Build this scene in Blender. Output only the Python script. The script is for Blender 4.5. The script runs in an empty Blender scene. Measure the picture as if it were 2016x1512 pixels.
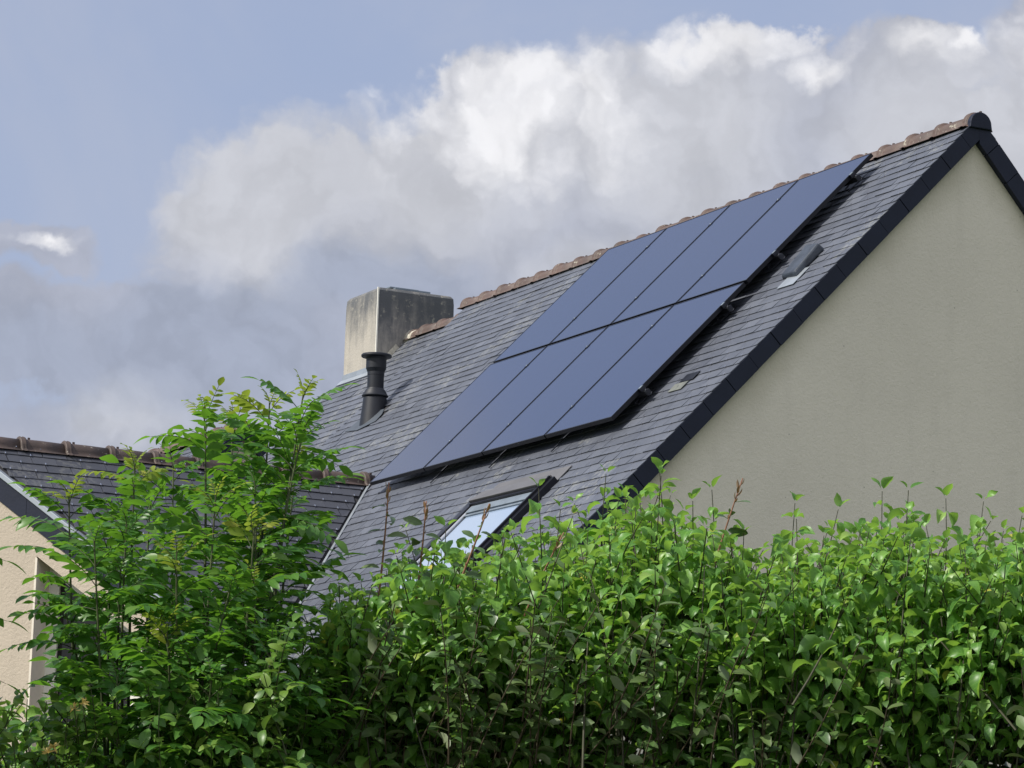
import bpy, math, random
import numpy as np
from mathutils import Vector, Matrix
R = math.radians
rng = np.random.default_rng(7)
random.seed(7)
S = bpy.context.scene
COL = S.collection

# ------------------------------------------------------------------ camera
CAM = np.array([22.107, -14.798, 1.597])
AZ, PITCH, ROLL = R(152.723), R(10.1187), R(1.715)
_f = np.array([math.cos(PITCH)*math.cos(AZ), math.cos(PITCH)*math.sin(AZ), math.sin(PITCH)])
_r0 = np.array([math.sin(AZ), -math.cos(AZ), 0]); _u0 = np.cross(_r0, _f)
_r = _r0*math.cos(ROLL)+_u0*math.sin(ROLL); _u = -_r0*math.sin(ROLL)+_u0*math.cos(ROLL)
cam = bpy.data.cameras.new('camera'); cam.lens = 111.96; cam.sensor_width = 36; cam.clip_end = 5000; cam.clip_start = .2
co = bpy.data.objects.new('camera', cam); COL.objects.link(co)
M = Matrix.Identity(4)
for i in range(3):
    M[i][0], M[i][1], M[i][2], M[i][3] = _r[i], _u[i], -_f[i], CAM[i]
co.matrix_world = M
S.camera = co

# ------------------------------------------------------------------ light
S.view_settings.view_transform = 'Standard'; S.view_settings.look = 'None'
S.view_settings.exposure = 0; S.view_settings.gamma = 1
SUN = Vector((-.07, -.725, .685)).normalized()
sl = bpy.data.lights.new('sun', 'SUN'); sl.energy = 4.9; sl.angle = R(.5); sl.color = (1, .95, .86)
so = bpy.data.objects.new('sun', sl); COL.objects.link(so)
so.rotation_euler = SUN.to_track_quat('Z', 'Y').to_euler()

W = bpy.data.worlds.new('World'); S.world = W; W.use_nodes = True
class NT:
    """small helper for building node trees"""
    def __init__(s, tree): s.t = tree; tree.nodes.clear()
    def n(s, typ, **kw):
        nd = s.t.nodes.new(typ)
        for k, v in kw.items(): setattr(nd, k, v)
        return nd
    def put(s, sock, v):
        if isinstance(v, bpy.types.NodeSocket): s.t.links.new(v, sock)
        elif v is not None: sock.default_value = v
    def m(s, op, a, b=None, c=None, clamp=False):
        nd = s.n('ShaderNodeMath', operation=op, use_clamp=clamp)
        for i, v in enumerate((a, b, c)):
            if v is not None: s.put(nd.inputs[i], v)
        return nd.outputs[0]
    def v(s, op, a, b=None, out=0):
        nd = s.n('ShaderNodeVectorMath', operation=op)
        s.put(nd.inputs[0], a)
        if b is not None: s.put(nd.inputs[1], b)
        return nd.outputs[out]
    def ss(s, x, lo, hi, a=0., b=1.):
        nd = s.n('ShaderNodeMapRange', interpolation_type='SMOOTHSTEP')
        for k, v in zip(('Value', 'From Min', 'From Max', 'To Min', 'To Max'), (x, lo, hi, a, b)): s.put(nd.inputs[k], v)
        return nd.outputs[0]
    def mix(s, f, a, b, mode='MIX'):
        nd = s.n('ShaderNodeMix', data_type='RGBA', blend_type=mode)
        s.put(nd.inputs[0], f)
        for i, v in ((6, a), (7, b)):
            if not isinstance(v, bpy.types.NodeSocket) and len(v) == 3: v = (*v, 1)
            s.put(nd.inputs[i], v)
        return nd.outputs[2]
    def noise(s, vec, scale, detail=4, rough=.5, dist=0., out='Fac', lac=2.):
        nd = s.n('ShaderNodeTexNoise')
        if vec is not None: s.put(nd.inputs['Vector'], vec)
        for k, v in (('Scale', scale), ('Detail', detail), ('Roughness', rough), ('Distortion', dist), ('Lacunarity', lac)): nd.inputs[k].default_value = v
        return nd.outputs[out]
    def comb(s, x, y, z=0.):
        nd = s.n('ShaderNodeCombineXYZ')
        for i, v in enumerate((x, y, z)): s.put(nd.inputs[i], v)
        return nd.outputs[0]

def build_sky():
    t = NT(W.node_tree)
    out = t.n('ShaderNodeOutputWorld'); bg = t.n('ShaderNodeBackground')
    t.t.links.new(bg.outputs[0], out.inputs[0])
    sky = t.n('ShaderNodeTexSky', sky_type='NISHITA', sun_disc=False)
    sky.sun_elevation = math.asin(SUN.z); sky.sun_rotation = math.atan2(SUN.x, SUN.y)
    sky.air_density = 1.0; sky.dust_density = .6; sky.ozone_density = 2.2; sky.altitude = 50
    base = t.v('SCALE', sky.outputs[0]); base.node.inputs['Scale'].default_value = .085
    d = t.v('NORMALIZE', t.n('ShaderNodeTexCoord').outputs['Generated'])
    # stereographic chart of the celestial sphere round one fixed compass bearing;
    # one unit = 1000/6270 rad
    df = t.v('DOT_PRODUCT', d, tuple(_f), 1)
    k = t.m('DIVIDE', 2*6.27, t.m('ADD', 1.02, df))
    a = t.m('MULTIPLY', t.v('DOT_PRODUCT', d, tuple(_r), 1), k)
    b = t.m('MULTIPLY', t.v('DOT_PRODUCT', d, tuple(_u), 1), k)
    p0 = t.comb(a, b)
    nz = t.noise(p0, 1.6, 5, .55, 0, 'Color')
    w1 = t.v('SCALE', t.v('SUBTRACT', nz, (.5, .5, .5))); w1.node.inputs['Scale'].default_value = .42
    nz2 = t.noise(p0, 7, 5, .62, 0, 'Color')
    w2 = t.v('SCALE', t.v('SUBTRACT', nz2, (.5, .5, .5))); w2.node.inputs['Scale'].default_value = .12
    p = t.v('ADD', p0, t.v('ADD', w1, w2))
    def blobs(lst, pp):
        acc = None
        for x, y, rx, ry in lst:
            x, y, rx, ry = (x-1008)/1000, (756-y)/1000, rx/1000, ry/1000
            q = t.v('MULTIPLY', pp, (1/rx, 1/ry, 0))
            dist = t.v('DISTANCE', q, (x/rx, y/ry, 0), 1)
            e = t.m('SUBTRACT', 1, dist)
            acc = e if acc is None else t.m('SMOOTH_MAX', acc, e, .12)
        return acc
    def lobes(vec, sc):
        vn = t.n('ShaderNodeTexVoronoi', feature='SMOOTH_F1', voronoi_dimensions='2D'); vn.inputs['Scale'].default_value = sc; vn.inputs['Smoothness'].default_value = .35
        t.put(vn.inputs['Vector'], vec); return t.m('SUBTRACT', .55, vn.outputs['Distance'])
    lob = t.m('ADD', lobes(p, 6.5), t.m('ADD', t.m('MULTIPLY', lobes(p, 15), .55), t.m('MULTIPLY', lobes(p, 34), .28)))
    fine = t.noise(p0, 3.2, 9, .6, .3)
    big = t.noise(p0, .75, 5, .55, .2)
    # cloud cover
    cov = blobs([(900, 530, 560, 330), (610, 480, 330, 225), (1010, 262, 230, 150), (1330, 330, 420, 260), (1480, 205, 140, 140),
                 (1790, 160, 140, 75), (1640, 300, 330, 200), (2060, 160, 170, 230), (1900, 420, 400, 260), (130, 640, 420, 110), (120, 480, 120, 60),
                 (250, 800, 190, 75), (600, 650, 420, 190), (-350, 500, 300, 400), (2500, 500, 500, 500), (1000, 1100, 2500, 420), (-980, -760, 760, 480)], p)  # last blob: off-frame cloud added so the lower-left panels reflect paler
    far = t.m('MULTIPLY', t.ss(big, .50, .66), t.ss(t.v('LENGTH', p0, None, 1), 1.35, 2.3))
    far = t.m('MULTIPLY', far, 1.0)
    edge = t.ss(t.noise(p0, 1.9, 3, .5), .35, .65, .10, .34)     # some rims crisp, some fraying out
    dens = t.ss(t.m('ADD', t.m('ADD', cov, t.m('MULTIPLY', lob, .20)), t.m('MULTIPLY', t.m('SUBTRACT', fine, .5), .45)), .03, t.m('ADD', edge, .06))
    dens = t.m('MAXIMUM', dens, far)
    # sunlit tops
    lit = blobs([(1020, 180, 260, 85), (1150, 200, 150, 85), (680, 215, 110, 30), (1400, 120, 150, 60), (900, 215, 130, 60), (1480, 110, 110, 60), (1790, 135, 100, 50), (1860, 120, 60, 36), (125, 475, 70, 26),
                 (2010, 130, 70, 120), (1000, 250, 340, 120), (1620, 160, 70, 40)], p)
    lit = t.m('ADD', lit, t.m('MULTIPLY', lob, .55))
    lit = t.ss(t.m('ADD', lit, t.m('MULTIPLY', t.m('SUBTRACT', fine, .5), 1.6)), -.05, 1.15)
    pale = blobs([(800, 330, 500, 240), (1330, 260, 420, 260), (1900, 300, 420, 300), (560, 380, 320, 220), (1250, 560, 420, 160), (250, 790, 200, 90), (-980, -760, 800, 560)], p)  # last blob pales the added off-frame cloud for the panel reflection
    pale = t.ss(t.m('ADD', pale, t.m('MULTIPLY', t.m('SUBTRACT', big, .5), .9)), -.15, .75)
    dark = t.ss(t.m('ADD', blobs([(420, 700, 420, 160), (90, 700, 260, 120), (760, 560, 260, 80), (480, 590, 260, 70)], p), t.m('MULTIPLY', t.m('SUBTRACT', fine, .5), .8)), -.2, .7)
    ccol = t.mix(pale, (.425, .455, .555), (.575, .59, .645))
    ccol = t.mix(t.m('MULTIPLY', dark, .6), ccol, (.335, .385, .505))
    ccol = t.mix(lit, ccol, (.87, .87, .90))
    # slight billow shading
    bill = t.m('MULTIPLY', t.ss(t.noise(p, 5.5, 8, .6, .4), .3, .72, .94, 1.05), t.ss(lob, -.25, .5, .94, 1.05))
    cc = t.v('SCALE', ccol); t.put(cc.node.inputs['Scale'], bill)
    veil = t.mix(.70, base, (.45, .525, .735))
    hz = t.ss(t.noise(p0, 1.1, 6, .6, .4), .38, .72, 0, .42)
    veil = t.mix(hz, veil, (.50, .53, .63))
    tot = t.mix(dens, veil, cc)
    # unseen sky behind the viewer given an added warm boost to fill the gable
    back = t.ss(t.v('DOT_PRODUCT', d, (.86, -.36, .36), 1), -.05, .85)
    fin = t.v('MULTIPLY', tot, t.mix(back, (1, 1, 1), (1.95, 1.71, 1.40)))
    # dark horizon band added as an unseen treeline to cut low sky light
    el = t.n('ShaderNodeSeparateXYZ'); t.put(el.inputs[0], d)
    tl = t.ss(t.m('ADD', el.outputs['Z'], t.m('MULTIPLY', t.m('SUBTRACT', t.noise(d, 22, 5, .6), .5), .05)), .045, .056)
    fin = t.mix(tl, (.045, .060, .040), fin)
    t.put(bg.inputs[0], fin); bg.inputs[1].default_value = 1.0
build_sky()

# ------------------------------------------------------------------ materials
MATS = {}
def mat(name, fn):
    m = bpy.data.materials.new(name); m.use_nodes = True
    t = NT(m.node_tree); o = t.n('ShaderNodeOutputMaterial'); b = t.n('ShaderNodeBsdfPrincipled')
    t.t.links.new(b.outputs[0], o.inputs[0])
    t.bsdf, t.out = b, o
    fn(t, b); MATS[name] = m
    return m
def obj_co(t): return t.n('ShaderNodeTexCoord').outputs['Object']
def island(t): return t.n('ShaderNodeNewGeometry').outputs['Random Per Island']
def bump(t, b, h, s, dist=.01):
    n = t.n('ShaderNodeBump'); n.inputs['Strength'].default_value = s; n.inputs['Distance'].default_value = dist
    t.put(n.inputs['Height'], h); t.put(b.inputs['Normal'], n.outputs[0])
def ramp(t, x, stops):
    n = t.n('ShaderNodeValToRGB'); t.put(n.inputs[0], x); e = n.color_ramp.elements
    while len(e) < len(stops): e.new(.5)
    for el, (p, c) in zip(e, stops): el.position = p; el.color = (*c, 1)
    return n.outputs[0]

def slate_mat(name, dark, light, lichen=.0, rough=.42):
    def f(t, b):
        co = obj_co(t); r = island(t)
        c = ramp(t, r, [(0, dark), (.55, tuple((x+y)/2 for x, y in zip(dark, light))), (.93, light), (1, tuple(min(1, x*1.15) for x in light))])
        n = t.noise(co, 9, 6, .65)
        c = t.mix(t.ss(n, .3, .75, 0, .22), c, tuple(x*1.25 for x in light))
        n2 = t.noise(co, 38, 4, .7)
        c = t.mix(t.ss(n2, .60, .72, 0, .22), c, tuple(x*1.5 for x in light))
        if lichen:
            n3 = t.m('MULTIPLY', t.noise(co, 23, 3, .6), t.ss(t.noise(co, 1.3, 3, .5), .45, .62))
            c = t.mix(t.ss(n3, .47, .56, 0, lichen), c, (.42, .42, .36))
        t.put(b.inputs['Base Color'], c)
        t.put(b.inputs['Roughness'], t.ss(n, .25, .75, rough-.08, rough+.12))
        b.inputs['Specular IOR Level'].default_value = .5
        bump(t, b, t.noise(co, 55, 5, .7), .25, .004)
    return mat(name, f)
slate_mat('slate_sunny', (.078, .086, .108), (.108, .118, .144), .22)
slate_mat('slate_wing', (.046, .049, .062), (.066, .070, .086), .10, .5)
simple_clad = None
def f_pale(t, b):
    c = t.mix(t.ss(t.noise(obj_co(t), 12, 4, .6), .35, .7), (.12, .13, .12), (.18, .19, .165))
    t.put(b.inputs['Base Color'], c); b.inputs['Roughness'].default_value = .6
mat('slate_pale', f_pale)
def simple(name, col, rough=.5, metal=0., var=.15, scale=8, bmp=0., spec=.5):
    def f(t, b):
        n = t.noise(obj_co(t), scale, 5, .6)
        k = t.ss(n, .25, .75, 1-var, 1+var)
        c = t.n('ShaderNodeRGB').outputs[0]; c.default_value = (*col, 1)
        cc = t.v('SCALE', c); t.put(cc.node.inputs['Scale'], k)
        t.put(b.inputs['Base Color'], cc)
        b.inputs['Roughness'].default_value = rough; b.inputs['Metallic'].default_value = metal
        b.inputs['Specular IOR Level'].default_value = spec
        if bmp: bump(t, b, t.noise(obj_co(t), scale*8, 4, .6), bmp, .01)
    return mat(name, f)
simple('deck', (.03, .03, .035), .9)
simple('slate_cladding', (.0110, .0155, .033), .6, 0, .15, 4, .15, .3)
simple('steel_hook', (.75, .75, .77), .22, 1., .1)
simple('zinc', (.42, .46, .50), .38, .55, .12, 5)
simple('zinc_dark', (.20, .24, .28), .5, .4, .2, 6)
simple('lead_flash', (.075, .09, .11), .5, .2, .15, 7)
simple('flue_black', (.0065, .009, .016), .5, 0., .3, 6)
simple('black_alu', (.010, .011, .016), .4, .3, .2, 6)
simple('frame_black', (.012, .013, .02), .35, .4, .2, 6)
simple('rail_alu', (.045, .048, .058), .4, .8, .2, 6)
simple('bronze', (.165, .160, .160), .42, .35, .12, 4)
simple('silver_alu', (.62, .63, .65), .3, .7, .08, 4)
simple('vent_grey', (.040, .050, .068), .45, 0, .35, 9, .3)
simple('white_pvc', (.84, .81, .72), .35, 0, .04)
simple('cream_lifted', (.76, .69, .59), .7, 0, .05)  # paler than the wall to make up for shade in the reveal
simple('mortar', (.62, .58, .48), .8, 0, .25, 20, .5)
simple('twig', (.06, .042, .025), .7, 0, .3, 30)
simple('twig_dark', (.050, .050, .026), .7, 0, .3, 30)
simple('twig_green', (.055, .070, .025), .6, 0, .4, 30)
simple('twig_red', (.24, .115, .07), .6, 0, .25, 30)
simple('bark', (.12, .10, .08), .85, 0, .3, 20, .6)
simple('blind', (.78, .79, .80), .6, 0, .03)
simple('room_dark', (.02, .018, .018), .7)

def tile_mat(name, base, dirt, spots):
    def f(t, b):
        co = obj_co(t); r = island(t)
        c = t.mix(r, base, tuple(x*.78 for x in base))
        c = t.mix(t.ss(t.noise(co, 6, 6, .7), .4, .68, 0, .75), c, dirt)
        c = t.mix(t.ss(t.noise(co, 17, 5, .7), .66-spots, .74-spots, 0, .8), c, (.44, .42, .34))
        t.put(b.inputs['Base Color'], c); b.inputs['Roughness'].default_value = .62
        bump(t, b, t.noise(co, 60, 5, .65), .35, .006)
    return mat(name, f)
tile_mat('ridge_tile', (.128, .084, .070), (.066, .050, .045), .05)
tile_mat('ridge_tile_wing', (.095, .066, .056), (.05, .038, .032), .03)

def render_mat(name, col, stain):
    def f(t, b):
        co = obj_co(t)
        c = t.mix(t.ss(t.noise(co, .8, 4, .55), .3, .72), col, tuple(x*.93 for x in col))
        c = t.mix(t.ss(t.noise(co, 11, 4, .6), .45, .75, 0, .25), c, tuple(x*.86 for x in col))
        run = t.noise(t.v('MULTIPLY', co, (6, 6, .55)), 1.0, 6, .62)
        c = t.mix(t.ss(run, .50, .72, 0, .22), c, tuple(x*.80 for x in col))
        sp = t.n('ShaderNodeTexVoronoi'); sp.inputs['Scale'].default_value = 5.5; t.put(sp.inputs['Vector'], co)
        c = t.mix(t.ss(sp.outputs['Distance'], .02, .045, .55, 0), c, (.10, .10, .09))
        if stain:   # algae creeping down from the verge (distance to the rake lines, object space)
            s = t.n('ShaderNodeSeparateXYZ'); t.put(s.inputs[0], co)
            dy = t.m('ABSOLUTE', t.m('SUBTRACT', s.outputs['Y'], .285))
            dist = t.m('SUBTRACT', 8.305, t.m('ADD', s.outputs['Z'], t.m('MULTIPLY', dy, 1.03)))
            k = t.ss(t.m('ADD', dist, t.m('MULTIPLY', t.noise(co, 2.2, 4, .6), .35)), .12, .62, .5, 0)
            c = t.mix(k, c, (.42, .39, .28))
        t.put(b.inputs['Base Color'], c); b.inputs['Roughness'].default_value = .88
        b.inputs['Specular IOR Level'].default_value = .2
        hgt = t.m('ADD', t.noise(co, 42, 6, .7), t.m('MULTIPLY', t.noise(co, 9, 3, .5), .2))
        bump(t, b, hgt, .6, .014)
    return mat(name, f)
render_mat('wall_render_lifted', (.80, .745, .63), True)  # same paint as the wing, base lightened to offset the gable's shade
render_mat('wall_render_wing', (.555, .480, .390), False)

def f_chim(t, b):
    co = obj_co(t)
    s = t.n('ShaderNodeSeparateXYZ'); t.put(s.inputs[0], co)
    st = t.noise(t.v('MULTIPLY', co, (5, 5, 1.0)), 1.6, 8, .7, .3)
    bl = t.noise(co, 3.2, 7, .66)
    hgt = t.ss(s.outputs['Z'], 7.95, 8.9)
    side = t.ss(s.outputs['X'], -9.635, -9.605)       # right face: more algae, plus its shade worked into the colour
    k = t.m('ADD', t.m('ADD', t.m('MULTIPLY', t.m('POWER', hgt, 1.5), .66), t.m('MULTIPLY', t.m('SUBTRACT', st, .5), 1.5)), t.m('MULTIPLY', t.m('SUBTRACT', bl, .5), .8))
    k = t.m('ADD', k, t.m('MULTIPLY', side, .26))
    k = t.ss(k, -.06, .88)
    c = t.mix(t.noise(co, 5, 4, .6), (.455, .422, .37), (.38, .355, .315))
    c = t.mix(k, c, (.108, .114, .124))
    c = t.mix(t.m('MULTIPLY', t.ss(t.noise(co, 14, 6, .7), .56, .72), hgt), c, (.40, .38, .32))
    t.put(b.inputs['Base Color'], c); b.inputs['Roughness'].default_value = .9
    bump(t, b, t.noise(co, 40, 5, .65), .5, .012)
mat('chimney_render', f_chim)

def f_pv(t, b):
    co = obj_co(t)
    n = t.noise(co, .7, 3, .5)
    t.put(b.inputs['Base Color'], t.mix(n, (.014, .026, .075), (.020, .032, .088)))
    b.inputs['Roughness'].default_value = .16
    b.inputs['IOR'].default_value = 2.1
    b.inputs['Specular IOR Level'].default_value = .5
    b.inputs['Specular Tint'].default_value = (.84, .93, 1, 1)
    bump(t, b, t.noise(co, 2.2, 2, .5), .02, .02)
mat('pv_glass', f_pv)
def f_glass(t, b):
    b.inputs['Base Color'].default_value = (.29, .37, .50, 1); b.inputs['Roughness'].default_value = .04
    b.inputs['Specular IOR Level'].default_value = .8
mat('skylight_glass', f_glass)
def f_dglass(t, b):
    b.inputs['Base Color'].default_value = (.012, .011, .012, 1); b.inputs['Roughness'].default_value = .05
    b.inputs['Specular IOR Level'].default_value = .35
mat('window_glass', f_dglass)
def f_grass(t, b):
    co = obj_co(t)
    t.put(b.inputs['Base Color'], t.mix(t.noise(co, 1.7, 8, .65), (.035, .06, .015), (.07, .10, .028))); b.inputs['Roughness'].default_value = .9
    bump(t, b, t.noise(co, 30, 4, .6), .8, .05)
mat('grass', f_grass)

def leaf_mat(name, cols, under, rough=.38, transl=.35, tcol=(.30, .50, .05), spec=.5, vein=.25):
    def f(t, b):
        r = island(t); geo = t.n('ShaderNodeNewGeometry')
        c = ramp(t, r, cols)
        uv = t.n('ShaderNodeUVMap').outputs[0]
        s = t.n('ShaderNodeSeparateXYZ'); t.put(s.inputs[0], uv)
        side = t.m('ABSOLUTE', t.m('SUBTRACT', s.outputs['Y'], .5))
        mid = t.ss(side, .02, .07, vein, 0)
        ph = t.m('MULTIPLY', t.m('SUBTRACT', s.outputs['X'], t.m('MULTIPLY', side, .55)), 38.)
        vv = t.m('MULTIPLY', t.ss(t.m('SINE', ph), .72, 1.0), vein*.6)
        c = t.mix(t.m('MAXIMUM', mid, vv), c, tuple(min(1, x*1.9+.02) for x in cols[len(cols)//2][1]))
        c = t.mix(geo.outputs['Backfacing'], c, t.mix(.6, c, under))
        t.put(b.inputs['Base Color'], c); b.inputs['Roughness'].default_value = rough; b.inputs['Specular IOR Level'].default_value = spec
        tr = t.n('ShaderNodeBsdfTranslucent'); t.put(tr.inputs[0], t.mix(r, tcol, tuple(x*.7 for x in tcol)))
        ms = t.n('ShaderNodeMixShader'); ms.inputs[0].default_value = transl
        t.t.links.new(b.outputs[0], ms.inputs[1]); t.t.links.new(tr.outputs[0], ms.inputs[2]); t.t.links.new(ms.outputs[0], t.out.inputs[0])
    return mat(name, f)
leaf_mat('leaf_dogwood', [(0, (.050, .140, .025)), (.45, (.112, .268, .046)), (.85, (.190, .365, .070)), (.985, (.27, .42, .095)), (1, (.50, .42, .05))], (.18, .30, .13), .40, .36, (.40, .70, .085), .45)
leaf_mat('leaf_ash', [(0, (.034, .110, .020)), (.5, (.060, .170, .028)), (.9, (.10, .230, .038)), (1, (.15, .27, .048))], (.10, .19, .07), .40, .38, (.24, .54, .04), .5, .15)
leaf_mat('leaf_young', [(0, (.13, .22, .02)), (.5, (.22, .30, .03)), (1, (.34, .36, .05))], (.24, .30, .07), .42, .42, (.42, .55, .06), .4, .1)
leaf_mat('leaf_oleaster', [(0, (.040, .090, .026)), (.5, (.072, .135, .038)), (1, (.11, .16, .055))], (.27, .30, .20), .38, .12, (.15, .2, .05), .5, .2)
leaf_mat('leaf_brown', [(0, (.17, .10, .05)), (.6, (.30, .17, .09)), (1, (.40, .26, .15))], (.35, .27, .18), .5, .2, (.4, .25, .1), .4, 0)
leaf_mat('leaf_vine', [(0, (.055, .14, .02)), (.6, (.11, .22, .03)), (1, (.19, .29, .05))], (.12, .17, .06), .4, .3, (.2, .36, .04))
leaf_mat('leaf_inner_shaded', [(0, (.014, .036, .008)), (.6, (.024, .058, .012)), (1, (.036, .08, .018))], (.06, .10, .04), .5, .15, (.1, .22, .02))  # base darkened, puts the hedge interior's shade into the leaf colour
leaf_mat('petal', [(0, (.55, .36, .08)), (.6, (.66, .52, .20)), (1, (.75, .70, .45))], (.6, .5, .2), .5, .3, (.6, .5, .15), .3, 0)

# ------------------------------------------------------------------ mesh helpers
class MB:
    """collects faces of several shapes; build() links them as ONE mesh object"""
    def __init__(s): s.v, s.f, s.mi, s.sm = [], [], [], []
    def add(s, verts, faces, mi=0, smooth=False):
        o = len(s.v); s.v += [tuple(map(float, p)) for p in verts]
        for f in faces: s.f.append(tuple(i+o for i in f)); s.mi.append(mi); s.sm.append(smooth)
    def hexa(s, p, mi=0):   # p: 8 points, bottom ring 0-3, top ring 4-7
        s.add(p, [(3, 2, 1, 0), (4, 5, 6, 7), (0, 1, 5, 4), (1, 2, 6, 5), (2, 3, 7, 6), (3, 0, 4, 7)], mi)
    def box(s, c, ax, ay, az, mi=0):   # centre and half-axis vectors
        c, ax, ay, az = map(np.asarray, (c, ax, ay, az))
        b = [c-ax-ay-az, c+ax-ay-az, c+ax+ay-az, c-ax+ay-az]
        s.hexa(b+[q+2*az for q in b], mi)
    def prism(s, poly, off, mi=0):
        poly = [np.asarray(p, float) for p in poly]; off = np.asarray(off, float); n = len(poly)
        s.add(poly+[p+off for p in poly], [tuple(range(n-1, -1, -1)), tuple(range(n, 2*n))]+[(i, (i+1) % n, n+(i+1) % n, n+i) for i in range(n)], mi)
    def tube(s, pts, rad, n=6, mi=0, cap=True):
        pts = [np.asarray(p, float) for p in pts]; k = len(pts)
        if not hasattr(rad, '__len__'): rad = [rad]*k
        ref = None; vs = []
        for i, p in enumerate(pts):
            d = pts[min(i+1, k-1)]-pts[max(i-1, 0)]; d = d/(np.linalg.norm(d)+1e-12)
            if ref is None:
                ref = np.cross(d, (0, 0, 1.)) if abs(d[2]) < .9 else np.cross(d, (1., 0, 0))
            ref = ref-d*(ref@d); ref /= np.linalg.norm(ref); b = np.cross(d, ref)
            vs += [p+rad[i]*(math.cos(2*math.pi*j/n)*ref+math.sin(2*math.pi*j/n)*b) for j in range(n)]
        fs = [(i*n+j, i*n+(j+1) % n, (i+1)*n+(j+1) % n, (i+1)*n+j) for i in range(k-1) for j in range(n)]
        if cap: fs += [tuple(range(n-1, -1, -1)), tuple(range((k-1)*n, k*n))]
        s.add(vs, fs, mi, True)
    def lathe(s, c, prof, n=32, mi=0, smooth=True):   # prof: (radius, z)
        c = np.asarray(c, float); vs = [c+np.array([r*math.cos(2*math.pi*j/n), r*math.sin(2*math.pi*j/n), z]) for r, z in prof for j in range(n)]
        fs = [(i*n+j, i*n+(j+1) % n, (i+1)*n+(j+1) % n, (i+1)*n+j) for i in range(len(prof)-1) for j in range(n)]
        s.add(vs, fs, mi, smooth)
    def build(s, name, mats, parent=None, bevel=0):
        me = bpy.data.meshes.new(name); me.from_pydata(s.v, [], s.f)
        for m in (mats if isinstance(mats, (list, tuple)) else [mats]): me.materials.append(MATS[m])
        me.polygons.foreach_set('material_index', s.mi); me.polygons.foreach_set('use_smooth', s.sm); me.update()
        o = bpy.data.objects.new(name, me); COL.objects.link(o)
        if parent is not None:
            o.parent = parent
            o.matrix_parent_inverse = Matrix.Translation(-Vector(world_loc(parent)))
        if bevel:
            b = o.modifiers.new('bevel', 'BEVEL'); b.width = bevel; b.segments = 2; b.limit_method = 'ANGLE'; b.angle_limit = R(40)
        return o
def world_loc(o):
    l = Vector((0, 0, 0))
    if o.type == 'EMPTY': l = Vector(o.location)
    return l
def thing(name, label, cat, loc=(0, 0, 0), group=None):
    o = bpy.data.objects.new(name, None); COL.objects.link(o); o.location = loc
    o['label'] = label; o['category'] = cat
    if group: o['group'] = group
    return o

# ------------------------------------------------------------------ house frame
TH = R(45.756); ZG = 8.42; HP = .14     # roof pitch; panel-plane origin height; panels above the slates
ct, st = math.cos(TH), math.sin(TH)
NRM = np.array([0, -st, ct]); SD = np.array([0, -ct, -st]); XA = np.array([1., 0, 0])
O0 = np.array([0, 0, ZG])
def RW(x, s, h=0.): return O0+NRM*(h-HP)+XA*x+SD*s       # roof coordinates -> world (h above slates)
APEX_Y = .312
def slates(mb, P0, U, D, N, region, w=.235, e=.117, x0=0., rows=(0, 60), cols=(-60, 60), holes=(), mi=0, hook=1, special=None, thick=.0078, under=False):
    """courses of slates on a plane: P0 origin, U along the course, D down-slope, N outward; region(s)->(xmin,xmax)"""
    for i in range(*rows):
        s0 = i*e; xr = region(s0+e*.5)
        if xr is None: continue
        off = x0+(.5*w if i % 2 else 0)
        for j in range(*cols):
            a, b = off+j*w+rng.normal(0, .002), off+(j+1)*w-.0045+rng.normal(0, .002)
            a2, b2 = max(a, xr[0]), min(b, xr[1])
            if b2-a2 < .02: continue
            cx, cs = (a2+b2)/2, s0+e
            if any(h[0] < cx < h[1] and h[2] < s0+e*.5 < h[3] for h in holes): continue
            t0 = .0005+rng.normal(0, .0006); t1 = thick+rng.normal(0, .0012); ro = rng.normal(0, .0016); sk = rng.normal(0, .0015)
            xb = region(s0+e) or xr; xt = region(s0) or xr
            def Q(x, s, h): return P0+U*x+D*s+N*h
            al, bl = max(a, xb[0]), min(b, xb[1]); au, bu = max(a, xt[0]), min(b, xt[1])
            if bl-al < .01 or bu-au < .01: al, bl, au, bu = a2, b2, a2, b2
            p = [Q(au, s0-.004, t0-.004), Q(bu, s0-.004, t0-.004), Q(bl, s0+e+sk, t1-.006), Q(al, s0+e-sk, t1-.006),
                 Q(au, s0-.004, t0), Q(bu, s0-.004, t0), Q(bl, s0+e+sk, t1+ro), Q(al, s0+e-sk, t1-ro)]
            m = mi
            if special:
                for (xa, xb_, sa, sb, sm) in special:
                    if xa < cx < xb_ and sa < s0+e*.5 < sb: m = sm
            mb.add(p, [(7, 6, 5, 4), (3, 2, 6, 7), (0, 3, 7, 4), (2, 1, 5, 6)], m)
            if hook is not None and not (under and -4.5 < cx < .03 and .05 < s0+sTOP < 3.48) and b2-a2 > .15 and rng.random() < .93:
                c = Q((a+b)/2+rng.normal(0, .003), s0+e-.004, t1+.002)
                mb.box(c, U*.0042, D*.012, N*.0045, hook)

house = thing('house', 'cream rendered house with slate roofs, a stained square chimney and one roof window', 'house', (-4.5, 0, 0))
XL, XR, XSTEP, XLOW = -8.19, 1.115, -8.19, -10.52
P_S = RW(0, 0)
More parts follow.
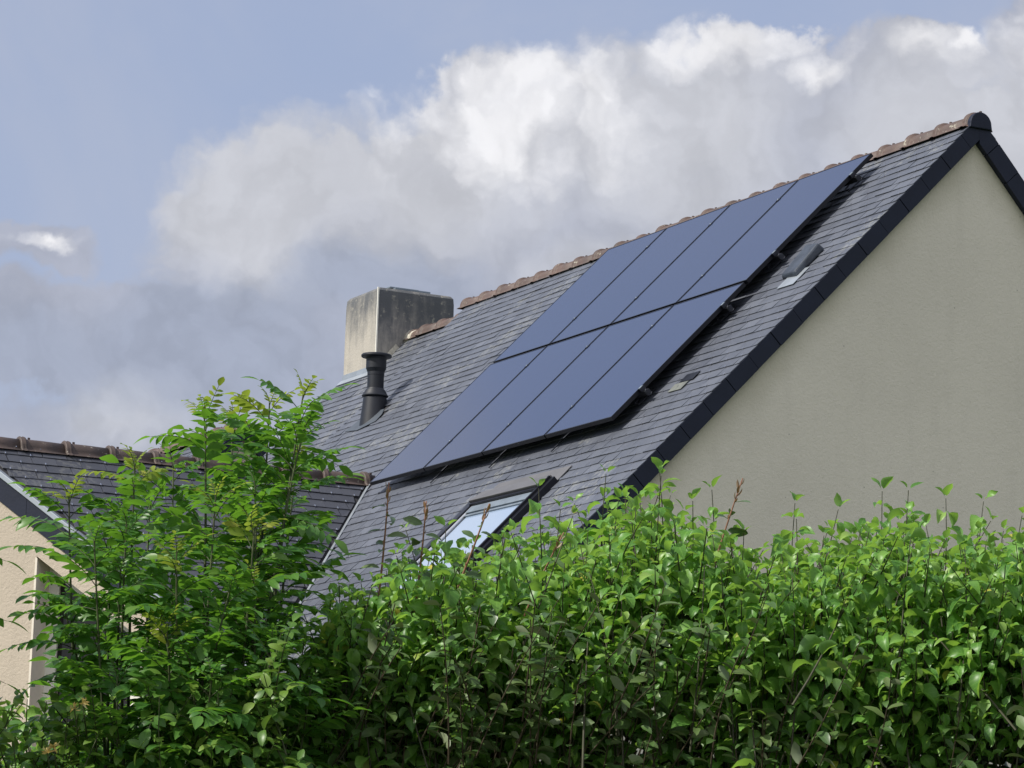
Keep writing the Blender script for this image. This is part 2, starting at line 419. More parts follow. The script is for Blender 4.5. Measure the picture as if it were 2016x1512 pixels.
# main front slope
mb = MB()
sTOP = -.30
P_top = RW(0, sTOP)
sky_hole = (-1.62, -.40, 4.12-sTOP, 5.52-sTOP)
def main_reg(s):
    ss = s+sTOP
    xl = XL
    if ss > 3.30:    # valley with the wing
        xl = max(xl, -5.13+(ss-3.34)*.79)
    return (xl, XR)
special = [(.26, .50, 2.93-sTOP, 3.03-sTOP, 2), (.20, .45, 3.04-sTOP, 3.15-sTOP, 3)]
slates(mb, P_top, XA, SD, NRM, main_reg, rows=(0, 66), cols=(-40, 8), x0=.093-.1175, holes=[sky_hole, (-7.6, -7.16, 1.72-sTOP, 2.0-sTOP)], under=True)
mb.add([RW(XL+.01, -.28, -.006), RW(XR-.01, -.28, -.006), RW(XR-.01, 7.6, -.006), RW(XL+.01, 7.6, -.006)], [(3, 2, 1, 0)], 4)
for x_, s_, m_ in ((.385, 2.985, 5), (.335, 3.10, 3)):
    mb.box(RW(x_, s_, .0125), XA*.105, SD*.052, NRM*.002, m_)
main_roof = mb.build('main_roof', ['slate_sunny', 'steel_hook', 'lead_flash', 'slate_pale', 'deck', 'black_alu'], house)
# rear slope and roof body
def zf(y): return 8.322+(y-.1003)*math.tan(TH)
ZA = zf(APEX_Y)-.01
def zr(y): return ZA-(y-APEX_Y)*1.09
mb = MB()
slates(mb, np.array([0, APEX_Y, ZA]), -XA, np.array([0, .676, -.737]), np.array([0, .737, .676]), lambda s: (-XR, -XL), rows=(0, 66), cols=(-8, 40), hook=None)
mb.add([(XL+.01, APEX_Y, ZA-.012), (XR-.01, APEX_Y, ZA-.012), (XR-.01, 5.7, zr(5.7)-.012), (XL+.01, 5.7, zr(5.7)-.012)], [(0, 1, 2, 3)], 1)
mb.build('rear_roof', ['slate_sunny', 'deck'], house)
# lower roof section under the chimney
DZ = .125
def RL(x, s, h=0.): return RW(x, s, h)-np.array([0, 0, DZ])
mb = MB()
slates(mb, RL(0, sTOP), XA, SD, NRM, lambda s: (XLOW, XL+.05), rows=(0, 66), cols=(-48, -30), x0=.05, holes=[(-10.5, -9.62, -.1, .42-sTOP)], thick=.008)
mb.add([RL(XLOW+.01, -.28, -.006), RL(XL+.02, -.28, -.006), RL(XL+.02, 7.6, -.006), RL(XLOW+.01, 7.6, -.006)], [(3, 2, 1, 0)], 2)
mb.add([RL(XLOW, -.28, -.02), RL(XL, -.28, -.02), (XL, 5.7, zr(5.7)-.15), (XLOW, 5.7, zr(5.7)-.15)], [(0, 1, 2, 3)], 2)
mb.prism([RW(XL, -.28, -.005), RW(XL, 7.6, -.005), RL(XL, 7.6, -.02), RL(XL, -.28, -.02)], XA*.03, 2)
mb.prism([RL(XLOW, -.28, .004), RL(XLOW, 7.6, .004), RL(XLOW, 7.6, -.16), RL(XLOW, -.28, -.16)], XA*-.02, 2)
mb.build('lower_roof', ['slate_sunny', 'steel_hook', 'deck'], house)

# walls
mb = MB()
g = [(1.06, -5.05, 0), (1.06, -5.05, 3.0), (1.06, APEX_Y-.02, ZA-.10), (1.06, 5.55, 2.75), (1.06, 5.55, 0)]
mb.prism(g, (-.25, 0, 0))
mb.build('gable_wall', 'wall_render_lifted', house)
mb = MB()
mb.box((-4.8, -4.95, 1.35), (5.6, 0, 0), (0, .1, 0), (0, 0, 1.35))
mb.box((-4.8, 5.45, 1.35), (5.6, 0, 0), (0, .1, 0), (0, 0, 1.35))
mb.prism([(-10.4, -4.85, 0), (-10.4, -4.85, 2.8), (-10.4, APEX_Y-.02, ZA-.3), (-10.4, 5.35, 2.6), (-10.4, 5.35, 0)], (.2, 0, 0))
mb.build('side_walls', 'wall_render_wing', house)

# verge cladding on the gable (slate boards), left and right rakes
def verge(name, sgn):
    mb = MB()
    slope = math.tan(TH) if sgn < 0 else 1.09
    L = 7.2; along = np.array([0, sgn*1.0, -slope]); ln = np.linalg.norm(along); along /= ln
    nrm = np.array([0, sgn*along[2]*-1, 0.]); perp = np.array([0, sgn*abs(along[2]), abs(along[1])])  # outward of the slope
    top = np.array([0, APEX_Y, ZA+.006])
    wd = .140 if sgn < 0 else .158
    k = 0; s0 = -.02 if sgn < 0 else .0
    while s0 < L:
        s1 = s0+.29-.006
        tl = rng.normal(0, .0015)
        q = [top+along*s0, top+along*s1, top+along*s1-perp*wd, top+along*s0-perp*wd]
        if k == 0:   # mitre at the apex
            q = [top, top+along*s1, top+along*s1-perp*wd, top+np.array([0, 0, -wd*ln/1.0])]
        x0, x1 = 1.062, 1.119+.002*(k % 2)+tl
        mb.prism([p+XA*x0 for p in (q if sgn < 0 else q[::-1])], XA*(x1-x0), 0)
        k += 1; s0 += .29
    return mb.build(name, 'slate_cladding', house)
verge('verge_board', -1); verge('verge_board', 1)

# ridge tiles
def ridge(mb, A, B, pitch, r=.10, endcap=None, mi=0, squash=1.0, start=0.0, skirt=.05, ht=None):
    A, B = np.asarray(A, float), np.asarray(B, float); L = np.linalg.norm(B-A); d = (B-A)/L
    side = np.cross(d, (0, 0, 1.)); side /= np.linalg.norm(side); up = np.cross(side, d)
    n = 14
    def ring(s, rr, ext=0.):
        pts = [A+d*s+side*(-rr*1.0-skirt)+up*(-skirt*.55-ext)]
        for j in range(n+1):
            a = math.pi*(1-j/n)
            pts.append(A+d*s+side*(rr*math.cos(a))+up*(rr*squash*math.sin(a)))
        pts.append(A+d*s+side*(rr+skirt)+up*(-skirt*.55-ext))
        return pts
    def strip(prof):
        vs = []; m = n+3
        for s, rr, e in prof: vs += ring(s, rr, e)
        fs = [(i*m+j, (i+1)*m+j, (i+1)*m+j+1, i*m+j+1) for i in range(len(prof)-1) for j in range(m-1)]
        k = len(prof)-1
        fs += [tuple(range(m)), tuple(range(k*m+m-1, k*m-1, -1))]
        mb.add(vs, fs, mi, True)
    s = -start
    while s < L-.05:
        e = min(s+pitch, L); a0 = max(s, 0)
        j = rng.normal(0, .003)
        strip([(a0, r+j, 0), (a0+.004, r+.014+j, 0), (a0+.012, r+.019+j, .003), (a0+.030, r+.010+j, .003), (a0+.040, r+.019+j, .003), (a0+.058, r+.014+j, 0), (a0+.064, r-.003+j, 0), (a0+.075, r-.004+j, 0), ((a0+e)/2, r-.004+j, 0), (e+.006, r-.010+j, 0)])
        # locating nib behind the collar
        mb.box(A+d*(a0+.105)+up*(r*squash+.004+j), d*.010, side*.008, up*.010, mi)
        s = e
    return d, side, up
mb = MB()
RZ = ZA-.070
ridge(mb, (-8.34, APEX_Y+.035, RZ+.028), (1.10, APEX_Y, RZ), .4255, r=.100, start=.0, skirt=.045)
mb.build('ridge', 'ridge_tile', house)
mb = MB()    # dark end cap of the ridge at the gable
pts = []
for j in range(19):
    a = math.pi*j/18; pts.append((1.085, APEX_Y+.106*math.cos(a), RZ+.106*math.sin(a)))
pts += [(1.085, APEX_Y-.112, RZ-.035), (1.085, APEX_Y+.112, RZ-.035)]
mb.prism(pts, (.055, 0, 0)); mb.build('ridge_end_cap', 'slate_cladding', house, .008)
mb = MB()
ridge(mb, (-9.60, APEX_Y, RZ-DZ), (XL+.06, APEX_Y, RZ-DZ), .4255, r=.100, start=.12, skirt=.045)
mb.build('ridge', 'ridge_tile', house)
mb = MB()    # mortar bed against the chimney and bits at the gable end
mb.tube([(-9.61, APEX_Y, RZ-DZ-.02), (-9.53, APEX_Y, RZ-DZ-.02)], [.145, .118], 14)
mb.build('ridge_mortar', 'mortar', house)

# chimney
mb = MB()
cx0, cx1, cy0, cy1, cz = -10.47, -9.60, -.165, .79, 8.90
def ringc(z, i): return [(cx0+i, cy0+i, z), (cx1-i, cy0+i, z), (cx1-i, cy1-i, z), (cx0+i, cy1-i, z)]
v = []
for z, i in ((6.8, 0), (8.2, 0), (8.78, .002), (8.855, .008), (8.885, .03), (8.90, .09)): v += ringc(z, i)
f = [(k*4+j, k*4+(j+1) % 4, k*4+4+(j+1) % 4, k*4+4+j) for k in range(5) for j in range(4)]+[(20, 21, 22, 23)]
mb.add(v, f)
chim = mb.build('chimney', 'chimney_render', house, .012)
mb = MB(); mb.box((-10.0, .32, 8.918), (.28, 0, 0), (0, .22, .0), (0, 0, .011)); mb.box((-9.98, .24, 8.939), (.20, 0, 0), (0, .18, 0), (0, 0, .008))
mb.build('cap_plate', 'zinc_dark', chim, .003)
mb = MB()    # metal corner bead and flashings
mb.box((cx1+.001, cy0-.001, 8.2), (.008, 0, 0), (0, .008, 0), (0, 0, .68))
mb.build('corner_bead', 'white_pvc', chim)
mb = MB()
mb.box(RL(-10.04, .425, .014), XA*.455, SD*.042, NRM*.004)
mb.box((-10.035, -.171, RL(0, .385)[2]+.03), (.44, 0, 0), (0, .004, 0), (0, 0, .045))
mb.build('flashing', 'zinc', chim)
mb = MB()
mb.prism([RL(-9.597, -.02, .0), RL(-9.597, .27, .0), RL(-9.597, .27, .05), RL(-9.597, -.02, .06)], (.012, 0, 0))
mb.build('mortar_fillet', 'mortar', chim)

# flue pipe
B = RW(-7.46, 1.785)
mb = MB()
mb.lathe(B, [(.168, -.26), (.150, -.10), (.122, .165), (.118, .175), (.136, .182), (.139, .19), (.128, .205), (.100, .255), (.090, .262), (.086, .27), (.086, .405), (.089, .408), (.089, .44), (.104, .475), (.106, .48), (.106, .575), (.115, .590), (.155, .598), (.160, .606), (.159, .618), (.150, .628), (.120, .632), (.110, .60), (.0, .59)], 72, 0, False)
flue = mb.build('flue_pipe', 'flue_black', house); flue['label'] = 'black metal flue pipe with a flared rain cap'
mb = MB()
mb.prism([RW(-7.80, 2.015, .0095), RW(-7.42, 2.07, .0095), RW(-7.10, 1.985, .0095), RW(-7.13, 1.87, .0095), RW(-7.24, 1.76, .0095), RW(-7.70, 1.76, .0095)], NRM*.004)
mb.build('flashing', 'lead_flash', flue)

# roof vent (hooded tile)
def vent():
    mb = MB()
    mb.hexa([RW(.30, 1.69, .008), RW(.585, 1.735, .008), RW(.60, 1.36, .008), RW(.34, 1.31, .008),
             RW(.325, 1.675, .050), RW(.575, 1.715, .058), RW(.592, 1.375, .088), RW(.36, 1.325, .088)])
    o = mb.build('roof_vent', 'vent_grey', house, .016); o['label'] = 'grey hooded roof vent near the gable verge'
    for p in o.data.polygons: p.use_smooth = False
    mb = MB(); mb.box(RW(.53, 1.735, .0125), XA*.125, SD*.115, NRM*.002); mb.build('flashing', 'zinc', o)
vent()

# roof window
def skylight():
    x0, x1, s0, s1 = -1.545, -.345, 4.17, 5.47
    mb = MB()
    mb.box(RW((x0+x1)/2, (s0+s1)/2, -.03), XA*.60, SD*.66, NRM*.03, 0)
    win = mb.build('roof_window', 'room_dark', house); win['label'] = 'roof window with taupe hood and pale reflecting glass'
    mb = MB()   # apron: head flashing sheet
    mb.box(RW((x0+x1)/2+.01, 4.075, .014), XA*.645, SD*.105, NRM*.003)
    mb.build('head_flashing', 'bronze', win)
    mb = MB()
    mb.box(RW(x0-.045, (s0+s1)/2, .035), XA*.045, SD*.66, NRM*.035)
    mb.box(RW((x0+x1)/2, s0+.150, .055), XA*.59, SD*.014, NRM*.030)  # dark bar standing in for the shaded recess below the hood
    mb.box(RW(x1+.035, (s0+s1)/2, .03), XA*.03, SD*.66, NRM*.03)
    mb.box(RW(x1+.002, (s0+s1)/2+.0, .062), XA*.012, SD*.655, NRM*.02)
    mb.box(RW(x0-.002, (s0+s1)/2+.0, .055), XA*.012, SD*.655, NRM*.014)
    mb.box(RW((x0+x1)/2, s1+.0, .03), XA*.63, SD*.03, NRM*.028)
    mb.build('frame', 'frame_black', win, .004)
    mb = MB()   # hood
    mb.hexa([RW(x0-.01, s0-.02, .03), RW(x1+.01, s0-.02, .03), RW(x1+.01, s0+.135, .06), RW(x0-.01, s0+.135, .06),
             RW(x0-.01, s0-.02, .075), RW(x1+.01, s0-.02, .075), RW(x1+.01, s0+.135, .105), RW(x0-.01, s0+.135, .105)])
    mb.build('hood', 'bronze', win, .004)
    mb = MB()
    mb.box(RW(x0+.055, s0+.72, .05), XA*.022, SD*.58, NRM*.012)
    mb.box(RW(x1-.055, s0+.72, .048), XA*.022, SD*.58, NRM*.010)
    mb.box(RW((x0+x1)/2, s0+.185, .046), XA*.555, SD*.03, NRM*.010)
    mb.build('sash', 'silver_alu', win, .003)
    mb = MB(); mb.box(RW((x0+x1)/2, s0+.215, .058), XA*.54, SD*.045, NRM*.008); mb.box(RW((x0+x1)/2, s0+.285, .050), XA*.52, SD*.012, NRM*.008); mb.build('blind_box', 'zinc_dark', win, .003)
    mb = MB()
    mb.box(RW((x0+x1)/2, s0+.74, .040), XA*.50, SD*.54, NRM*.004)
    mb.build('pane', 'skylight_glass', win)
skylight()

# ------------------------------------------------------------------ wing with a diagonal gable
WA = R(43); ta = math.tan(WA)
WX, WZ = -5.29, 5.894+(5.29-5.145)*ta          # ridge axis of the wing
wD = np.array([math.cos(WA), 0, -math.sin(WA)]); wN = np.array([math.sin(WA), 0, math.cos(WA)]); wU = np.array([0, 1., 0])
QA = np.array([-4.925, -5.961, 0]); qd = np.array([.744, .668, 0]); qn = np.array([.668, -.744, 0])
def diag_y(x): return QA[1]+(x-QA[0])*qd[1]/qd[0]
def valley_y(x): return -2.265-(x+5.145)*ta/math.tan(TH)
def wing_reg(s):
    x = WX+s*wD[0]; return (diag_y(x)+.05, valley_y(x)-.03)
mb = MB()
PW = np.array([WX, 0, WZ])
def wing_reg2(s):
    r_ = wing_reg(s)
    return None if r_[1]-r_[0] < .05 else r_
slates(mb, PW, wU, wD, wN, wing_reg2, rows=(0, 32), cols=(-34, 0), thick=.009, x0=.02)
xe = -3.0
mb.add([(WX, diag_y(WX), WZ-.012), (xe, diag_y(xe), WZ-(xe-WX)*ta-.012), (xe, valley_y(xe), WZ-(xe-WX)*ta-.012), (WX, valley_y(WX), WZ-.012)], [(0, 1, 2, 3)], 2)
xw = -8.6
mb.add([(WX, -1.5, WZ-.012), (xw, -1.5, WZ-(WX-xw)*ta), (xw, diag_y(xw)+.2, WZ-(WX-xw)*ta), (WX, diag_y(WX), WZ-.012)], [(0, 1, 2, 3)], 2)
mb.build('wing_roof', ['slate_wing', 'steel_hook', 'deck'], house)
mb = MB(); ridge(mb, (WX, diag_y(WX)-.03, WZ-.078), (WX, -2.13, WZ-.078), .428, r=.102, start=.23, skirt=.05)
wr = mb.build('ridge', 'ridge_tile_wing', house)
mb = MB(); mb.tube([(WX, -2.17, WZ-.085), (WX+.0, -2.10, WZ-.07)], [.10, .085], 10); mb.build('ridge_mortar', 'mortar', house)
# valley gutter: zinc strip along the join
mb = MB(); V0 = RW(-5.16, 3.34, .008); x_ = -2.6; V1 = RW(-5.13+(6.55-3.34)*.79, 6.55, .008)
mb.prism([V0+XA*-.02, V0+XA*.035, V1+XA*.035, V1+XA*-.02], NRM*.006)
mb.build('valley_gutter', 'zinc', house)
# diagonal gable wall with a tall window cut under the rake; (q,z) in the wall plane
def DW(q, z, off=0.): return QA+qd*q-qn*off+np.array([0, 0, z])
sl_ = ta*qd[0]
def rz(q): return 5.688-sl_*q         # top line of the rake
q_ap = (WX-QA[0])/qd[0]               # apex of the diagonal gable
mb = MB()
def pan(q): mb.prism([DW(a, z, .0) for a, z in q][::-1], -qn*.30)
def wz(q): return 4.715-sl_*(q-.56)+.10
wl, wr_, wb = .42, 2.05, .10
pan([(q_ap, 0), (wl, 0), (wl, rz(wl)-.12), (q_ap, rz(q_ap)-.12)])
pan([(wl, wz(wl)), (wr_, wz(wr_)), (wr_, rz(wr_)-.12), (wl, rz(wl)-.12)])
pan([(wr_, 0), (2.62, 0), (2.62, rz(2.62)-.12), (wr_, rz(wr_)-.12)])
pan([(q_ap-3.2, 0), (q_ap, 0), (q_ap, rz(q_ap)-.12), (q_ap-3.2, rz(q_ap)-.12-3.2*.55)])
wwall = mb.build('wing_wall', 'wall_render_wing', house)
mb = MB()
mb.prism([DW(wl+.0005, wb, .004), DW(wl+.0005, wz(wl)-.02, .004), DW(wl+.0005, wz(wl)-.02, .238), DW(wl+.0005, wb, .238)], qd*.006)  # pale liner brightens the shaded reveal by colour
mb.prism([DW(wl-.012, wb, -.003), DW(wl-.012, wz(wl)-.01, -.003), DW(wl+.008, wz(wl)-.02, -.003), DW(wl+.008, wb, -.003)], -qn*.006)
mb.build('window_reveal', 'cream_lifted', house)
mb = MB()
mb.prism([DW(wl, wb, .24), DW(wl, wz(wl)-.01, .24), DW(wl+.11, wz(wl+.11)-.01, .24), DW(wl+.11, wb, .24)], -qn*.05)
mb.prism([DW(wl+.11, wz(wl+.11)-.01, .24), DW(wr_, wz(wr_)-.01, .24), DW(wr_, wz(wr_)-.10, .24), DW(wl+.11, wz(wl+.11)-.10, .24)], -qn*.05)
mb.prism([DW(1.28, wb, .24), DW(1.28, wz(1.28)-.1, .24), DW(1.38, wz(1.38)-.1, .24), DW(1.38, wb, .24)], -qn*.05)
wwin = mb.build('wing_window', 'white_pvc', house, .004); wwin['label'] = 'tall window with a slanted top and cream frame in the sunlit wing wall'
mb = MB()
mb.prism([DW(wl+.1, wb, .265), DW(wl+.1, wz(wl+.1)-.05, .265), DW(wr_, wz(wr_)-.05, .265), DW(wr_, wb, .265)], -qn*.012)
mb.build('pane', 'window_glass', wwin)
# wing verge: slate boards under a zinc edge strip
mb = MB(); k = 0; s = -.9
while s < 2.62:
    e = s+.40-.005
    o_ = -.012-.003*(k % 2)
    for a, b in ((s, e),):
        if a < q_ap < b or b <= q_ap: pass
        if a < q_ap: a = q_ap
        if b > a+.03: mb.prism([DW(a, rz(a)-.055, -.002), DW(b, rz(b)-.055, -.002), DW(b, rz(b)-.262, -.002), DW(a, rz(a)-.262, -.002)][::-1], qn*(.014+.003*(k % 2)))
    k += 1; s += .40
mb.build('verge_board', 'slate_cladding', house)
mb = MB()
a, b = q_ap, 2.62
mb.hexa([DW(a, rz(a)-.055, .06), DW(b, rz(b)-.055, .06), DW(b, rz(b)-.055, -.035), DW(a, rz(a)-.055, -.035), DW(a, rz(a)+.010, .06), DW(b, rz(b)+.010, .06), DW(b, rz(b)+.0, -.035), DW(a, rz(a)+.0, -.035)])
mb.build('edge_strip', 'zinc', house, .004)

# ------------------------------------------------------------------ solar panels and their mounting
PW_, PH_ = 1.134, 1.762; PX, PS = 1.154, 1.794
desc = {0: 'fourth and farthest from the gable', 1: 'third from the gable', 2: 'second from the gable', 3: 'nearest the gable verge'}
def panel():
    c = thing('solar_panel', '', 'solar panel', (0, 0, 0), 'black solar panels on the sunny roof slope')
    fw = .011
    mb = MB()
    def P(x, s, h): return np.array([x, -s*ct-(h)*st*1.0, -s*st+h*ct])
    for (xa, xb, sa, sb) in ((0, fw, 0, PH_), (PW_-fw, PW_, 0, PH_), (fw, PW_-fw, 0, fw), (fw, PW_-fw, PH_-fw, PH_)):
        mb.hexa([P(xa, sb, -.034), P(xb, sb, -.034), P(xb, sa, -.034), P(xa, sa, -.034), P(xa, sb, .001), P(xb, sb, .001), P(xb, sa, .001), P(xa, sa, .001)])
    f_ = mb.build('frame', 'black_alu', c)
    mb = MB(); xa, xb, sa, sb = fw, PW_-fw, fw, PH_-fw
    mb.hexa([P(xa, sb, -.008), P(xb, sb, -.008), P(xb, sa, -.008), P(xa, sa, -.008), P(xa, sb, -.0008), P(xb, sb, -.0008), P(xb, sa, -.0008), P(xa, sa, -.0008)])
    g_ = mb.build('glass', 'pv_glass', c)
    return c
proto = panel()
for row in (0, 1):
    for i in range(4):
        if row == 0 and i == 0: o = proto
        else:
            o = proto.copy(); COL.objects.link(o)
            for ch in proto.children:
                d_ = ch.copy(); COL.objects.link(d_); d_.parent = o
        o.location = O0+XA*(-4*PX+i*PX+.010)+SD*(row*PS+.010)
        o['label'] = 'black solar panel in the %s row, %s' % (('upper', 'lower')[row], desc[i])
mount = thing('mounting_frame', 'dark metal rails with hooks and clamps carrying the solar panels above the slates', 'mounting rails', tuple(RW(-2.3, 1.8, 0)))
for s_ in (.31, 1.40, 2.10, 3.19):
    mb = MB(); mb.box(RW(-2.28, s_, HP-.056), XA*2.345, SD*.02, NRM*.0205)
    mb.box(RW(-2.28, s_, HP-.0345), XA*2.345, SD*.006, NRM*.001)
    mb.build('rail', 'rail_alu', mount)
    for i in range(1, 4):
        mb = MB(); x_ = -4*PX+i*PX
        mb.box(RW(x_, s_, HP+.003), XA*.016, SD*.022, NRM*.002)
        cl = mb.build('clamp', 'rail_alu', mount)
        mb = MB(); mb.lathe(RW(x_, s_, HP+.005), [(.0065, -.002), (.0065, .006), (0, .007)], 10)
        mb.build('bolt', 'zinc_dark', cl)
    mb = MB()     # end clamp with its open C-shaped rail end
    mb.box(RW(.012, s_, HP-.014), XA*.006, SD*.028, NRM*.017)
    cl = mb.build('clamp', 'rail_alu', mount)
    mb = MB(); mb.box(RW(.002, s_, HP+.003), XA*.014, SD*.02, NRM*.002); mb.build('bolt', 'zinc_dark', cl); mb = MB()
    mb.tube([RW(.066, s_+.030*math.cos(a), HP-.052+.030*math.sin(a)) for a in np.linspace(-2.4, 1.5, 9)], .0055, 6)
    mb.build('rail_end', 'rail_alu', mount)  # dark material stands in for shadow on the aluminium
    for x_ in (-4.3, -3.2, -2.05, -.92, -.10):
        mb = MB()
        mb.tube([RW(x_, s_, HP-.075), RW(x_, s_+.055, HP-.085), RW(x_, s_+.075, .06), RW(x_, s_+.06, .022), RW(x_, s_-.16, .016)], .006, 6)
        mb.build('roof_hook', 'rail_alu', mount)
for x_ in (-3.36, -2.21, -1.07):
    mb = MB(); mb.box(RW(x_+.01, 3.53, .022), XA*.008, SD*.125, NRM*.003); mb.build('hook_arm', 'rail_alu', mount)

# ------------------------------------------------------------------ neighbour's house behind the tree
nb = thing('neighbour_house', 'small pale house behind the wing, half hidden by the ash tree', 'house', (-15, 0, 0))
NX, NY, NZ = -13.5, -.10, 7.86
mb = MB(); mb.prism([(NX, NY-4.5, 0), (NX, NY-4.5, NZ-4.5), (NX, NY, NZ-.06), (NX, NY+4.5, NZ-4.5), (NX, NY+4.5, 0)], (-9, 0, 0)); mb.build('wall', 'wall_render_wing', nb)
mb = MB(); q2 = math.sqrt(.5)
slates(mb, np.array([NX+.05, NY, NZ]), -XA, np.array([0, -q2, -q2]), np.array([0, -q2, q2]), lambda s: (0, 9), rows=(0, 50), cols=(0, 39), hook=None)
slates(mb, np.array([NX+.05, NY, NZ]), -XA, np.array([0, q2, -q2]), np.array([0, q2, q2]), lambda s: (0, 9), rows=(0, 50), cols=(0, 39), hook=None)
mb.build('roof', ['slate_sunny'], nb)
mb = MB(); ridge(mb, (NX-9, NY, NZ-.075), (NX+.05, NY, NZ-.075), .43, r=.115, skirt=.05); mb.build('ridge', 'ridge_tile', nb)
for sg in (-1, 1):
    mb = MB(); mb.prism([(NX+.002, NY, NZ-.005), (NX+.002, NY+sg*4.5, NZ-4.505), (NX+.002, NY+sg*4.5, NZ-4.70), (NX+.002, NY, NZ-.20)][::sg], (.05, 0, 0)); mb.build('verge_board', 'slate_cladding', nb)

# ------------------------------------------------------------------ ground
mb = MB(); mb.add([(-900, -900, 0), (900, -900, 0), (900, 900, 0), (-900, 900, 0)], [(0, 1, 2, 3)])
gr = mb.build('ground', 'grass'); gr['kind'] = 'structure'

# ------------------------------------------------------------------ plants
rh = np.array([math.sin(AZ), -math.cos(AZ), 0]); fh = np.array([math.cos(AZ), math.sin(AZ), 0]); UP = np.array([0, 0, 1.])
def G(a, d, z): return np.array([CAM[0], CAM[1], 0])+rh*a+fh*d+UP*z     # garden frame: along the hedge, away from the viewer, up
PROFILES = {
 'ovate': ([0, .10, .28, .48, .68, .86, 1.], [.03, .62, .98, .95, .66, .26, .01]),
 'lance': ([0, .12, .32, .52, .72, .88, 1.], [.04, .50, .92, 1.0, .74, .34, .01]),
 'ellip': ([0, .12, .32, .52, .72, .88, 1.], [.04, .55, .95, 1.0, .84, .46, .04]),
}
class Leaves:
    def __init__(s): s.rows = []
    def add(s, pos, d, n, L, w, droop, fold=.25, twist=0.):
        s.rows.append((*pos, *d, *n, L, w, droop, fold, twist))
    def build(s, name, m, parent=None, prof='ovate'):
        A = np.array(s.rows); N = len(A)
        pos, d, n = A[:, 0:3], A[:, 3:6], A[:, 6:9]; L, w, dr, fo, tw = A[:, 9], A[:, 10], A[:, 11], A[:, 12], A[:, 13]
        d = d/np.linalg.norm(d, axis=1, keepdims=True)
        sd = np.cross(n, d); sl = np.linalg.norm(sd, axis=1, keepdims=True); bad = sl[:, 0] < 1e-4
        sd[bad] = np.cross(d[bad], (0.3, .8, .2)); sd /= np.linalg.norm(sd, axis=1, keepdims=True); n = np.cross(d, sd)
        ts, ws = PROFILES[prof]; K = len(ts)
        V = np.zeros((N, K, 3, 3)); UV = np.zeros((K, 3, 2))
        x = np.zeros(N); z = np.zeros(N)
        for i in range(K):
            if i:
                dt = ts[i]-ts[i-1]; tm = (ts[i]+ts[i-1])/2
                an = -dr*tm*1.6
                x = x+np.cos(an)*dt; z = z+np.sin(an)*dt
            an = -dr*ts[i]*1.6
            tx, tz = np.cos(an), np.sin(an)
            c = pos+d*(x*L)[:, None]+n*(z*L)[:, None]
            nn = n*tx[:, None]-d*tz[:, None]
            rot = tw*ts[i]
            s2 = sd*np.cos(rot)[:, None]+nn*np.sin(rot)[:, None]; n2 = nn*np.cos(rot)[:, None]-sd*np.sin(rot)[:, None]
            hw = (w*.5*ws[i])[:, None]
            V[:, i, 1] = c
            wob = 1+.12*np.sin(i*2.1+pos[:, :1]*40)
            V[:, i, 0] = c+s2*hw*wob+n2*hw*fo[:, None]
            V[:, i, 2] = c-s2*hw*(2-wob)+n2*hw*fo[:, None]
            UV[i, 0] = (ts[i], .5+ws[i]*.5); UV[i, 1] = (ts[i], .5); UV[i, 2] = (ts[i], .5-ws[i]*.5)
        q = []
        for i in range(K-1):
            for j in (0, 1): q.append((i*3+j, i*3+j+1, (i+1)*3+j+1, (i+1)*3+j))
        q = np.array(q); F = (q[None]+np.arange(N)[:, None, None]*K*3).reshape(-1, 4)
        me = bpy.data.meshes.new(name); nf = len(F)
        me.vertices.add(N*K*3); me.vertices.foreach_set('co', V.reshape(-1))
        me.loops.add(nf*4); me.loops.foreach_set('vertex_index', F.reshape(-1).astype(np.int32))
        me.polygons.add(nf); me.polygons.foreach_set('loop_start', np.arange(nf, dtype=np.int32)*4)
        me.polygons.foreach_set('use_smooth', np.ones(nf, bool))
        uvl = me.uv_layers.new(name='UVMap')
        uvl.data.foreach_set('uv', np.tile(UV.reshape(-1, 2)[q.reshape(-1)], (N, 1)).reshape(-1))
        me.materials.append(MATS[m]); me.update(calc_edges=True); me.validate()
        o = bpy.data.objects.new(name, me); COL.objects.link(o)
        if parent is not None: o.parent = parent; o.matrix_parent_inverse = Matrix.Translation(-Vector(parent.location))
        return o
def unit(v): v = np.asarray(v, float); return v/np.linalg.norm(v)
def curve(p0, p1, bend, k=7):
    t = np.linspace(0, 1, k)[:, None]; c = (p0+p1)/2+bend
    return (1-t)**2*p0+2*t*(1-t)*c+t*t*p1
def at(poly, t):
    x = t*(len(poly)-1); i = min(int(x), len(poly)-2); f_ = x-i
    return poly[i]*(1-f_)+poly[i+1]*f_, unit(poly[i+1]-poly[i])
def rnd(*a): return rng.normal(0, 1, a) if a else rng.normal()

